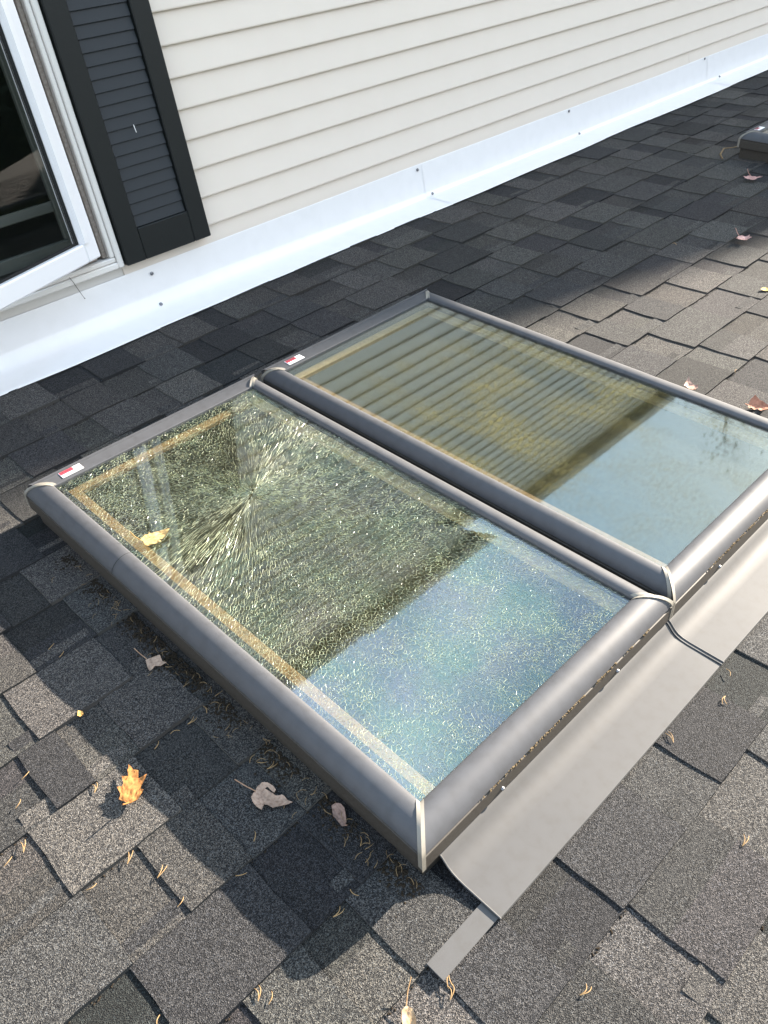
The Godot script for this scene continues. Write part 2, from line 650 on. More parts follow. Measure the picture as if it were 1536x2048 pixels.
func flashing() -> void:
	var f := thing("wall_flashing", "bright white bent metal flashing strip between cream siding and dark shingles", "flashing")
	var spans := [[-4.0, 1.912], [1.902, 4.135], [4.125, 12.0]]
	for q in 3:
		var a: float = spans[q][0]
		var b: float = spans[q][1]
		var n := int(ceil((b - a) / .05))
		var mb := MB.new()
		var rows := []
		for k in 15:
			rows.append(PackedVector3Array())
		for i in n + 1:
			var x := lerpf(a, b, float(i) / n)
			var n1 := noise.get_noise_2d(x * 38.0, 10.0)
			var n2 := noise.get_noise_2d(x * 16.0, 77.0)
			var n3 := noise.get_noise_2d(x * 70.0, 31.0)
			var soft := smoothstep(2.4, .6, x)
			var rad := lerpf(.016, .05, soft)
			var top := .135 + .006 * n2
			var vl := .153 + .014 * n1 + .004 * n3
			var lift := .0135 + .004 * maxf(0.0, n1) + .0012 * q
			var z0 := .0168 + .0012 * q
			var pts := [Vector3(x, top, z0 - .0015), Vector3(x, top - .003, z0), Vector3(x, lerpf(top, rad, .4), z0 + .0018 + .0022 * n1), Vector3(x, rad + .004, z0 + .0025)]
			for t in 6:
				var ang := (PI * .5 - PITCH) * (t + 1) / 6.0
				var cy := rad * (1.0 - sin(ang))
				var cz := rad * (1.0 - cos(ang))
				pts.append(Vector3(x, cy + lift * .4, z0 + .003 + cz))
			var start := z0 + .003 + rad * .9
			for t in 4:
				var v := lerpf(start + .008, vl, (t + 1) / 4.0)
				pts.append(roof_at(x, v, lift + .0020 * n3 * sin(t * 1.3) + (.0016 if t == 3 else 0.0)))
			pts.append(roof_at(x, vl + .0012, lift - .004))
			for k in 15:
				rows[k].append(pts[k])
		mb.grid(rows, [], [], true)
		part("flashing_sheet", mb, M.flash, f)
	for p in [[.65, .113], [1.875, .121], [2.879, .125], [4.097, .130]]:
		nail(f, Vector3(p[0], p[1], .021), Vector3(0, 0, 1))
	for p in [[.640, .036], [1.925, .036], [2.933, .034], [4.24, .034], [.05, .06]]:
		nail(f, roof_at(p[0], p[1], .024), Vector3(0, .7, .7))


func nail(parent: Node3D, at: Vector3, dir: Vector3) -> void:
	var mb := MB.new()
	var d := dir.normalized()
	mb.tube([at - d * .006, at, at + d * .0016, at + d * .0022], [.0026, .0062, .0055, .002], 10)
	part("nail", mb, M.steel, parent)


func shutter() -> void:
	var s := thing("window_shutter", "black louvered shutter fixed beside the open white window", "shutter", Vector3(.571, .165, .0145))
	for x in [[0.0, .067], [.25, .312]]:
		var mb := MB.new()
		mb.box(Vector3(x[0], 0, 0), Vector3(x[1], 1.32, .030), .003)
		part("stile", mb, M.shutter, s)
	for y in [[0.0, .095], [1.22, 1.32]]:
		var mb := MB.new()
		mb.box(Vector3(.0675, y[0], .001), Vector3(.2495, y[1], .0285), .002)
		part("rail", mb, M.shutter, s)
	var back := MB.new()
	back.box(Vector3(.0675, .096, 0), Vector3(.2495, 1.219, .004))
	part("back_panel", back, M.shutter, s)
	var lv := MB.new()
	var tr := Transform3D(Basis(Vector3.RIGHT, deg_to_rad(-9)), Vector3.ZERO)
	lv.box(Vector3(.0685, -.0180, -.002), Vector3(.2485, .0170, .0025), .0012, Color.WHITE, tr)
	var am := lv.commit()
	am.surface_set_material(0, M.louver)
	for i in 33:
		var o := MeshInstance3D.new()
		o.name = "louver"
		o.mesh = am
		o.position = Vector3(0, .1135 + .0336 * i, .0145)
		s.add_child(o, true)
	var sc := MB.new()
	sc.box(Vector3(.190, .330, .0262), Vector3(.192, .352, .0272), .0004, Color.WHITE, Transform3D(Basis(Vector3.BACK, .1), Vector3.ZERO))
	part("paint_scratch", sc, M.sticker, s)


func window() -> void:
	var w := thing("casement_window", "white vinyl casement window with its sash swung open beside the black shutter", "window", Vector3(0, .165, 0))
	# outer casing: two stepped strips on each side
	for a in [[.547, .566, .0, 1.36, .034], [.531, .5465, .0345, 1.325, .028], [-.4, -.381, .0, 1.36, .034], [-.3805, -.36, .0345, 1.325, .028]]:
		var mb := MB.new()
		mb.box(Vector3(a[0], a[2], .004), Vector3(a[1], a[3], a[4]), .003)
		part("casing", mb, M.trim, w)
	for a in [[-.3805, .5465, .0, .0185, .034], [-.3805, .5465, .019, .034, .028], [-.3805, .5465, 1.326, 1.36, .034]]:
		var mb := MB.new()
		mb.box(Vector3(a[0], a[2], .004), Vector3(a[1], a[3], a[4]), .003)
		part("casing", mb, M.trim, w)
	# frame lining the opening
	for a in [[Vector3(.5155, .037, -.034), Vector3(.5305, 1.3, .010)], [Vector3(.5005, .037, -.034), Vector3(.515, 1.3, -.012)], [Vector3(-.36, .037, -.15), Vector3(-.335, 1.3, .008)], [Vector3(-.334, .0355, -.034), Vector3(.5, .058, .004)], [Vector3(-.334, 1.27, -.15), Vector3(.5, 1.3, .004)]]:
		var mb := MB.new()
		mb.box(a[0], a[1], .002)
		part("jamb", mb, M.jamb, w)
	var ij := MB.new()
	ij.box(Vector3(.5005, .0355, -.17), Vector3(.5305, 1.3, -.035), .002)
	ij.box(Vector3(-.334, .0355, -.17), Vector3(.5, .055, -.035), .002)
	part("inner_frame", ij, M.room, w)
	var sc := MB.new()
	sc.box(Vector3(-.334, .06, -.11), Vector3(.5, .10, -.09), .003)
	sc.box(Vector3(.465, .10, -.11), Vector3(.5, 1.27, -.09), .003)
	sc.box(Vector3(-.334, .185, -.105), Vector3(.464, .215, -.095), .002)
	part("screen_frame", sc, M.screen, w)
	# sash, hinged at the right
	var sash := Node3D.new()
	sash.name = "sash"
	sash.position = Vector3(.497, .055, .050)
	sash.rotation.y = deg_to_rad(24.2)
	w.add_child(sash)
	var wd := .80
	var ht := 1.2
	for x in [[-.055, 0.0], [-wd, -wd + .055]]:
		var mb := MB.new()
		mb.box(Vector3(x[0], .0, -.045), Vector3(x[1], ht, .0), .004)
		part("stile", mb, M.vinyl, sash)
	var inner := MB.new()
	inner.face([Vector3(-.034, .0535, .0035), Vector3(-.034, ht - .05, .0035), Vector3(-.053, ht - .05, .006), Vector3(-.053, .0535, .006)], Vector3(-.04, .5, -.02))
	inner.face([Vector3(-.034, .0535, .0035), Vector3(-.034, ht - .05, .0035), Vector3(-.034, ht - .05, -.001), Vector3(-.034, .0535, -.001)], Vector3(-.04, .5, 0))
	inner.face([Vector3(-.053, .0535, .006), Vector3(-.053, ht - .05, .006), Vector3(-.0565, ht - .05, -.016), Vector3(-.0565, .0535, -.016)], Vector3(-.04, .5, 0))
	part("glazing_bead", inner, M.vinyl, sash)
	for y in [[.0, .0535], [ht - .0535, ht]]:
		var mb := MB.new()
		mb.box(Vector3(-wd + .055, y[0], -.044), Vector3(-.0555, y[1], .0015), .004)
		part("rail", mb, M.vinyl, sash)
	var gk := MB.new()
	gk.box(Vector3(-.0655, .054, -.030), Vector3(-.0560, ht - .054, -.017), .001)
	gk.box(Vector3(-wd + .056, .0540, -.030), Vector3(-.066, .0600, -.017), .001)
	part("gasket", gk, M.rubber, sash)
	var gl := MB.new()
	gl.quad(Vector3(-wd + .05, .052, -.020), Vector3(-.052, .052, -.020), Vector3(-.052, ht - .05, -.020), Vector3(-wd + .05, ht - .05, -.020))
	part("pane", gl, M.window_pane, sash)
	var wi := thing("dangling_wire", "thin dark wire hanging from under the white window sill", "wire", Vector3(.389, .184, .036))
	var wm := MB.new()
	wm.tube([Vector3(-.002, .006, -.004), Vector3(.003, -.010, 0), Vector3(.004, -.018, .003), Vector3(.012, -.045, .002), Vector3(.019, -.064, -.002)], [.0009, .0009, .0011, .0009, .0008], 5)
	wm.tube([Vector3(.0185, -.063, -.002), Vector3(.020, -.0655, -.002), Vector3(.021, -.067, -.002)], [.0008, .0018, .0006], 5)
	part("strand", wm, M.wire, wi)


# ---------------------------------------------------------------- skylights
const PROF_ROUND := [[0.0, .097], [0.0, .103], [.002, .1060], [.006, .1085], [.014, .1100], [.024, .1087], [.033, .1050], [.041, .0990], [.0470, .0915], [.050, .084]]
const PROF_TOP := [[0.0, .097], [0.0, .1035], [.0015, .1050], [.033, .1062], [.0345, .1095], [.0395, .1095], [.041, .105], [.0425, .084]]


func side(mb: MB, p0: Vector3, p1: Vector3, out: Vector3, prof: Array, k: float, hard: Array) -> void:
	var dir := (p1 - p0).normalized()
	var rows := []
	for i in prof.size():
		var a: float = prof[i][0] * k
		var b: float = prof[i][1]
		rows.append(PackedVector3Array([p0 + out * a - dir * a + Vector3(0, b, 0), p1 + out * a + dir * a + Vector3(0, b, 0)]))
	var flip := dir.cross((out * .1 - Vector3(0, .001, 0))).y < 0.0
	var start := 0
	for e in hard + [prof.size() - 1]:
		if e > start:
			mb.grid(rows.slice(start, e + 1), [], [], flip)
			start = e


func skylight(label: String, g: Rect2, ks: Array, broken: bool) -> Node3D:
	# g: glass rectangle in roof coordinates; ks: how wide the left, right, top, bottom casings are
	var s := thing("skylight", label, "skylight", roof_at(g.position.x, g.position.y), true)
	var w := g.size.x
	var l := g.size.y
	var c := [Vector3(0, 0, 0), Vector3(w, 0, 0), Vector3(w, 0, l), Vector3(0, 0, l)]
	var sides := [[c[0], c[3], Vector3.LEFT, ks[0], "left"], [c[1], c[2], Vector3.RIGHT, ks[1], "right"], [c[0], c[1], Vector3.FORWARD, ks[2], "top"], [c[3], c[2], Vector3.BACK, ks[3], "bottom"]]
	for q in sides:
		var mb := MB.new()
		var prof: Array = PROF_TOP if q[4] == "top" else PROF_ROUND
		side(mb, q[0], q[1], q[2], prof, q[3], [1, 3, 4, 5, 6] if q[4] == "top" else [1])
		part("casing", mb, M.clad, s)
		var sk := MB.new()
		var e: float = prof[prof.size() - 1][0]
		side(sk, q[0], q[1], q[2], [[e, .0842], [e - .003, .0828], [e - .003, .0803], [e + .0006, .0788], [e + .0012, .0770], [e + .0014, .0500], [e - .002, .0480], [e - .009, .0475]], q[3], [1, 2, 3, 5, 6])
		var cu := MB.new()
		side(cu, q[0], q[1], q[2], [[e - .008, .0476], [e - .010, .0020]], q[3], [])
		part("curb", cu, M.skirt, s)
		part("skirt", sk, M.skirt, s)
	if broken:   # butt joint in the left casing
		var jm := MB.new()
		var jr := []
		for i in range(1, PROF_ROUND.size()):
			var base := Vector3(-PROF_ROUND[i][0] * ks[0] * 1.008 - .0002, PROF_ROUND[i][1] + .0003, .318)
			jr.append(PackedVector3Array([base, base + Vector3(0, 0, .0013)]))
		jm.grid(jr)
		part("casing_joint", jm, M.rubber, s)
	# mitre covers at the corners
	for q in [[c[0], Vector3.LEFT, Vector3.FORWARD, ks[0], ks[2]], [c[1], Vector3.RIGHT, Vector3.FORWARD, ks[1], ks[2]], [c[2], Vector3.RIGHT, Vector3.BACK, ks[1], ks[3]], [c[3], Vector3.LEFT, Vector3.BACK, ks[0], ks[3]]]:
		var mb := MB.new()
		for f in 2:
			var o: Vector3 = q[1 + f]
			var back: Vector3 = -q[2 - f]
			var k: float = q[3 + f]
			var rows := []
			for i in range(1, PROF_ROUND.size()):
				var a: float = PROF_ROUND[i][0] * k * 1.02 + .0012
				var b: float = PROF_ROUND[i][1] + .0018
				var base: Vector3 = q[0] + o * a - back * a + Vector3(0, b, 0)
				rows.append(PackedVector3Array([base, base + back * .0078]))
			rows.append(PackedVector3Array([rows[rows.size() - 1][0] - Vector3(0, .035, 0), rows[rows.size() - 1][1] - Vector3(0, .035, 0)]))
			var flip := back.cross(o).y < 0.0
			mb.grid(rows, [], [], flip)
			for i in rows.size() - 1:
				var a: Vector3 = rows[i][1]
				var b: Vector3 = rows[i + 1][1]
				mb.face([a, b, b - Vector3(0, .003, 0) - o * .001, a - Vector3(0, .003, 0) - o * .001], a - back)
		part("corner_cap", mb, M.cap, s)
	# gasket, wooden sash and drawn blind under the glass
	var strip := func(x0: float, x1: float, z0: float, z1: float, y0: float, y1: float, m: Material, called: String) -> void:
		var mb := MB.new()
		mb.box(Vector3(x0, y0, z0), Vector3(x1, y1, z1), .0008)
		part(called, mb, m, s)
	strip.call(-.012, .0195, -.010, l + .012, .040, .0865, M.rubber, "gasket")
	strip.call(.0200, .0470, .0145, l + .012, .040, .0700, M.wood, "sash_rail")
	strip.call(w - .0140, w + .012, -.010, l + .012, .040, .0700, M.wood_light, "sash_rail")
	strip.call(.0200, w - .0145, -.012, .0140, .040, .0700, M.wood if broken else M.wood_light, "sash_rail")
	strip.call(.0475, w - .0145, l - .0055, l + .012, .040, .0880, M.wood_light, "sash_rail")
	var bl := MB.new()
	bl.box(Vector3(.0475, .045, .0145), Vector3(w - .0145, .0600, l - .0060))
	part("drawn_blind", bl, M.blind, s)
	if broken:
		shattered(s, w, l)
	else:
		var gl := MB.new()
		gl.quad(Vector3(-.004, .1, l + .004), Vector3(w + .004, .1, l + .004), Vector3(w + .004, .1, -.004), Vector3(-.004, .1, -.004))
		part("pane", gl, M.pane, s)
		var ct := MB.new()
		ct.quad(Vector3(-.004, .0985, l + .004), Vector3(w + .004, .0985, l + .004), Vector3(w + .004, .0985, -.004), Vector3(-.004, .0985, -.004))
		part("glass_coating", ct, M.coat, s)
		var df := MB.new()
		var q0 := Vector3(0, .1007, l)
		var q1 := Vector3(w, .1007, l)
		var q2 := Vector3(w, .1007, 0)
		var q3 := Vector3(0, .1007, 0)
		df.tri(q0, q1, q2, Color.WHITE, Vector2(0, 1), Vector2(1, 1), Vector2(1, 0))
		df.tri(q0, q2, q3, Color.WHITE, Vector2(0, 1), Vector2(1, 0), Vector2(0, 0))
		part("dirt_film", df, M.dirt, s)
	# warning sticker on the top casing
	var st := MB.new()
	var sx := .026
	st.box(Vector3(sx, .1058, -.0315), Vector3(sx + .051, .1072, -.0085), .0004)
	var lab := part("sticker", st, M.sticker, s)
	var rd := MB.new()
	rd.box(Vector3(sx + .001, .1073, -.0305), Vector3(sx + .033, .1076, -.0185))
	part("red_block", rd, M.red, lab)
	var pr := MB.new()
	for i in 7:
		pr.box(Vector3(sx + .0035 + i * .0040, .10765, -.0285), Vector3(sx + .0058 + i * .0040, .1078, -.0235))
	part("print", pr, M.print, lab)
	var pg := MB.new()
	pg.box(Vector3(sx + .038, .1073, -.022), Vector3(sx + .046, .1075, -.0195))
	pg.box(Vector3(sx + .040, .1073, -.027), Vector3(sx + .044, .1075, -.0255))
	part("print", pg, M.greyprint, lab)
	# grit caught in the groove above the lower skirt
	var gb := MB.new()
	for i in 260:
		var f := pow(rng.randf(), .8)
		var x: float = w * (.12 + .86 * f)
		if noise.get_noise_1d(x * 900.0) < -.15:
			continue
		var q := rng.randf_range(.0008, .0022)
		var gz: float = l + .050 * ks[3]
		var gy := rng.randf_range(.0785, .0835)
		gb.box(Vector3(x, gy, gz - .002), Vector3(x + q * 1.5, gy + q, gz + rng.randf_range(.0005, .0022)), .0003)
	part("grit", gb, M.grit, s).set_meta("kind", "stuff")
	# two screws in the lower skirt
	for x in [w * .22, w * .78]:
		var mb := MB.new()
		var zz: float = l + .051 * ks[3]
		mb.tube([Vector3(x, .058, zz - .002), Vector3(x, .058, zz + .003), Vector3(x, .058, zz + .0042)], [.0034, .0034, .0016], 8)
		part("screw", mb, M.steel, s)
	return s


func apron(called_label: String, u0: float, u1: float, tongue: bool) -> void:
	var a := thing("apron_flashing", called_label, "flashing", roof_at(u0, 1.938), true)
	var prof := [[-.010, .0425], [-.006, .0420], [-.001, .0385], [.004, .0330], [.010, .0268], [.018, .0215], [.028, .0182], [.042, .0166], [.105, .0160], [.1065, .0155], [.1068, .0115]]
	var w := u1 - u0
	var n := int(ceil(w / .03))
	var mb := MB.new()
	var rows := []
	for p in prof:
		var r := PackedVector3Array()
		for i in n + 1:
			var x := w * i / n
			var wob: float = noise.get_noise_2d((x + u0) * 170.0, p[0] * 300.0) * .0009 if p[0] > .02 and p[0] < .106 else 0.0
			r.append(Vector3(x, p[1] + wob, p[0] + (noise.get_noise_2d((x + u0) * 100.0, 5.0) * .0012 if p[0] > .1 else 0.0)))
		rows.append(r)
	mb.grid(rows, [], [], true)
	part("apron_sheet", mb, M.apron, a)
	# rolled end hems
	for x in [[.0, 1], [.007, 0]]:
		if x[0] > 0.0 and tongue:
			continue
		var pts := []
		var rad := []
		for i in range(1, prof.size() - 1):
			pts.append(Vector3(x[0], prof[i][1] + .0008, prof[i][0] + .0005))
			rad.append(.0014)
		var hb := MB.new()
		hb.tube(pts, rad, 7)
		part("hem", hb, M.apron, a)
	if tongue:
		var tb := MB.new()
		tb.box(Vector3(-.112, .0128, .073), Vector3(.004, .0142, .1035), .0005)
		part("end_tab", tb, M.apron, a)


func clip(poly: PackedVector2Array, p: Vector2, nn: Vector2) -> PackedVector2Array:
	var out := PackedVector2Array()
	var k := poly.size()
	for i in k:
		var a := poly[i]
		var b := poly[(i + 1) % k]
		var da := (a - p).dot(nn)
		var db := (b - p).dot(nn)
		if da <= 0.0:
			out.append(a)
		if (da < 0.0 and db > 0.0) or (da > 0.0 and db < 0.0):
			out.append(a + (b - a) * (da / (da - db)))
	return out


func shattered(s: Node3D, w: float, l: float) -> void:
	var hit := Vector2(.279, .340)
	# long straight splinters in two fans, short crumbs elsewhere
	var fan := func(d: Vector2) -> float:
		var a := atan2(d.y, d.x)
		return maxf(smoothstep(.62, .25, absf(angle_difference(a, 2.62))), .8 * smoothstep(.55, .2, absf(angle_difference(a, -.85))))
	var fr := func(d: Vector2) -> float:
		var r := d.length()
		return lerpf(lerpf(.0095, .040, fan.call(d)), .0062, smoothstep(.06, .40, r))
	var ft := func(d: Vector2) -> float: return lerpf(.0026, .0048, smoothstep(.0, .34, d.length()))
	var pts := PackedVector2Array()
	var r := .004
	while r < .9:
		var st: float = ft.call(Vector2(r, 0))
		var n := maxi(5, int(TAU * r / st))
		var o := rng.randf()
		var step := .0062 if r > .4 else lerpf(.0095, .0062, smoothstep(.06, .40, r))
		for i in n:
			var th := TAU * (i + o + rng.randf_range(-.42, .42)) / n
			var dir := Vector2(cos(th), sin(th))
			var sr: float = fr.call(dir * r)
			if rng.randf() > step / sr:
				continue
			var rr := r + rng.randf_range(-.48, .48) * step
			var p := hit + Vector2(cos(th), sin(th)) * rr
			p += Vector2(noise.get_noise_2d(p.x * 700.0, p.y * 700.0), noise.get_noise_2d(p.x * 700.0 + 300.0, p.y * 700.0)) * .016 * smoothstep(.01, .08, rr) * (1.0 - fan.call(dir))
			if p.x > .001 and p.y > .001 and p.x < w - .001 and p.y < l - .001:
				pts.append(p)
		r += step
	var cell := .014
	var hash := {}
	for i in pts.size():
		var key := Vector2i(pts[i] / cell)
		if not hash.has(key):
			hash[key] = PackedInt32Array()
		hash[key].append(i)
	# sectors of the sagging pane, each at its own slight tilt
	var sector := []
	for i in 14:
		sector.append(Vector2(rng.randf_range(-.0022, .0022), rng.randf_range(-.0022, .0022)))
	var frag := []
	for i in pts.size():
		var c := pts[i]
		var d := c - hit
		var rr := maxf(d.length(), .002)
		var er := d / rr
		var et := Vector2(-er.y, er.x)
		var sr: float = fr.call(d)
		var st: float = ft.call(d)
		var hr := sr * 1.7
		var ht := st * 1.7
		var poly := PackedVector2Array([c + er * hr + et * ht, c - er * hr + et * ht, c - er * hr - et * ht, c + er * hr - et * ht])
		poly = clip(poly, Vector2(-.003, 0), Vector2(-1, 0))
		poly = clip(poly, Vector2(w + .003, 0), Vector2(1, 0))
		poly = clip(poly, Vector2(0, -.003), Vector2(0, -1))
		poly = clip(poly, Vector2(0, l + .003), Vector2(0, 1))
		var ext := er.abs() * hr * 1.5 + et.abs() * ht * 1.5
		var k0 := Vector2i((c - ext) / cell)
		var k1 := Vector2i((c + ext) / cell)
		for kx in range(k0.x, k1.x + 1):
			for ky in range(k0.y, k1.y + 1):
				var key := Vector2i(kx, ky)
				if not hash.has(key):
					continue
				for j in hash[key]:
					if j == i:
						continue
					var q := pts[j]
					var dd := q - c
					var mid := (c + q) * .5
					var md := mid - hit
					var mr := maxf(md.length(), .002)
					var me := md / mr
					var mt := Vector2(-me.y, me.x)
					var fm: float = fr.call(md)
					var tm: float = ft.call(md)
					var a: float = dd.dot(me) / fm
					var b: float = dd.dot(mt) / tm
					if a * a + b * b > 9.0:
						continue
					var nn: Vector2 = me * (a / fm) + mt * (b / tm)
					if nn.length() > 0.0:
						poly = clip(poly, mid, nn.normalized())
					if poly.size() < 3:
						break
		if poly.size() < 3:
			continue
		var area := 0.0
		for k in poly.size():
			area += poly[k].cross(poly[(k + 1) % poly.size()])
		area = absf(area) * .5
		if area < 1.0e-6:
			continue
		frag.append([area, poly, er, et])
	frag.sort_custom(func(x, y): return x[0] > y[0])
	var glass := MB.new()
	var crack := MB.new()
	var coat := MB.new()
	for i in frag.size():
		var poly: PackedVector2Array = frag[i][1]
		var er: Vector2 = frag[i][2]
		var et: Vector2 = frag[i][3]
		var c := Vector2.ZERO
		for p in poly:
			c += p
		c /= poly.size()
		var hr := .0004
		var ht := .0004
		for p in poly:
			hr = maxf(hr, absf((p - c).dot(er)))
			ht = maxf(ht, absf((p - c).dot(et)))
		var ang := fposmod(atan2(c.y - hit.y, c.x - hit.x), TAU)
		var sec: Vector2 = sector[int(ang / TAU * 14.0) % 14]
		if ang > .35 and ang < 1.10:
			sec = Vector2(.001, -.026)
		var t := sec + Vector2(rng.randfn(0.0, .003), rng.randfn(0.0, .003))
		var wr := minf(.45, rng.randf_range(.0002, .0006) / hr)
		var wt := minf(.45, rng.randf_range(.0002, .0006) / ht)
		var dep := rng.randf_range(.0003, .0011)
		var top := []
		var low := []
		for p in poly:
			var d := p - c
			var q := c + er * d.dot(er) * (1.0 - wr) + et * d.dot(et) * (1.0 - wt)
			top.append(Vector3(q.x, .1 + (q - c).dot(t), q.y))
			low.append(Vector3(p.x, .1 - dep + d.dot(t), p.y))
		var own := i < 300
		var gm := MB.new() if own else glass
		var cm := MB.new() if own else crack
		var off := Vector3(c.x, 0.0, c.y) if own else Vector3.ZERO
		var web := clampf(.84 + .7 * noise.get_noise_2d(c.x * 330.0 + 40.0, c.y * 330.0), .55, 1.0)   # noise that fades the crack alpha in patches
		var tt := []
		for p in top:
			tt.append(p - off)
		gm.face(tt, Vector3(c.x, 0, c.y) - off)
		for k in top.size():
			var k2 := (k + 1) % top.size()
			cm.face([top[k] - off, top[k2] - off, low[k2] - off, low[k] - off], Vector3(c.x, -.5, c.y) - off, Color(1, 1, 1, pow(rng.randf(), 1.3) * web))
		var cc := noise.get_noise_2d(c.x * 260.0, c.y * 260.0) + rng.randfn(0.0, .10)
		var tint := Color(.86, .90, 1.0).lerp(Color(.70, 1.0, .88), clampf(.5 + cc, 0, 1)).lerp(Color(1.0, .92, 1.0), clampf(noise.get_noise_2d(c.x * 400.0 + 90.0, c.y * 400.0) * .8, 0, 1))  # teal and lilac stress colours of reflected skylight, painted into the coating
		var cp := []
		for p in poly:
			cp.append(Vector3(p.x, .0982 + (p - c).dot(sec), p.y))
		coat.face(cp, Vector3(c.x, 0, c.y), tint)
		if own:
			var o := MeshInstance3D.new()
			o.name = "glass_fragment"
			var am := gm.commit()
			am.surface_set_material(0, M.pane)
			cm.commit(am)
			am.surface_set_material(1, M.crack)
			o.mesh = am
			o.position = off
			s.add_child(o, true)
	var rest := MeshInstance3D.new()
	rest.name = "small_glass_fragments"
	var ra := glass.commit()
	ra.surface_set_material(0, M.pane)
	crack.commit(ra)
	ra.surface_set_material(1, M.crack)
	rest.mesh = ra
	rest.set_meta("kind", "stuff")
	rest.set_meta("label", "thousands of small shattered glass fragments radiating from the impact point")
	s.add_child(rest)
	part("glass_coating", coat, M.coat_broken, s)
	print("fragments ", frag.size())


# ---------------------------------------------------------------- leaves, needles, litter
func leaf(called: String, label: String, at: Vector3, outline: Array, stem: Array, col: Color, curl: Vector3, thick := .0012, turn := 0.0, lift := 0.0, scale := 1.0) -> void:
	# outline and stem in millimetres; curl: how the blade cups across x, across z and along its rim
	var t := thing(called, label, "leaf", at, true)
	t.rotation = (Basis(Vector3.RIGHT, PITCH) * Basis(Vector3.UP, turn)).get_euler()
	var pl := PackedVector2Array()
	for i in range(0, outline.size(), 2):
		pl.append(Vector2(outline[i], outline[i + 1]) * .001 * scale)
	var idx := Geometry2D.triangulate_polygon(pl)
	var tris := []
	for i in range(0, idx.size(), 3):
		tris.append([pl[idx[i]], pl[idx[i + 1]], pl[idx[i + 2]]])
	for pass_ in 3:
		var nx := []
		for q in tris:
			if (q[0] - q[1]).length() + (q[1] - q[2]).length() + (q[2] - q[0]).length() < .012:
				nx.append(q)
				continue
			var ab: Vector2 = (q[0] + q[1]) * .5
			var bc: Vector2 = (q[1] + q[2]) * .5
			var ca: Vector2 = (q[2] + q[0]) * .5
			nx.append_array([[q[0], ab, ca], [ab, q[1], bc], [ca, bc, q[2]], [ab, bc, ca]])
		tris = nx
	var sd := rng.randf() * 100.0
	var hgt := func(p: Vector2) -> float:
		var q := p / scale
		return lift + .002 + (curl.x * q.x * q.x * 18.0 + curl.y * q.y * q.y * 18.0 + curl.z * q.x * q.y * 18.0) * scale + .0022 * noise.get_noise_2d(q.x * 2400.0 + sd, q.y * 2400.0) + .0008 * noise.get_noise_2d(q.x * 9000.0, q.y * 9000.0 + sd)
	var low := 1.0e9
	for q in tris:
		for p in q:
			low = minf(low, hgt.call(p))
	var base := low - .002 - lift
	var mb := MB.new()
	var nrm := func(p: Vector2) -> Vector3:
		var e := .0012
		return Vector3(-(hgt.call(p + Vector2(e, 0)) - hgt.call(p - Vector2(e, 0))) / (2 * e), 1, -(hgt.call(p + Vector2(0, e)) - hgt.call(p - Vector2(0, e))) / (2 * e)).normalized()
	for q in tris:
		var cw: bool = (q[1] - q[0]).cross(q[2] - q[0]) > 0.0
		for f in 2:
			for k in ([0, 1, 2] if cw == (f == 0) else [0, 2, 1]):
				var p: Vector2 = q[k]
				var nn: Vector3 = nrm.call(p)
				var tone := .86 + .28 * noise.get_noise_2d(p.x * 1500.0 + sd, p.y * 1500.0)
				mb.vert(Vector3(p.x, hgt.call(p) - base - (0.0 if f == 0 else .0005), p.y), nn if f == 0 else -nn, Color(col.r * tone, col.g * tone, col.b * tone), Vector2.ZERO)
	part("blade", mb, M.dead_leaf, t)
	if stem.size() >= 4:
		var sp := []
		var sr := []
		for i in range(0, stem.size(), 2):
			var p := Vector2(stem[i], stem[i + 1]) * .001 * scale
			sp.append(Vector3(p.x, (hgt.call(p) if i == 0 else lift + base + .002 + .004 * i) - base + .0006, p.y))
			sr.append(thick)
		if sp.size() == 2:
			sp.insert(1, (sp[0] + sp[1]) * .5)
			sr.append(thick)
		var sm := MB.new()
		sm.tube(sp, sr, 5, Color(col.r * .8, col.g * .72, col.b * .62))
		part("stem", sm, M.dead_leaf, t)


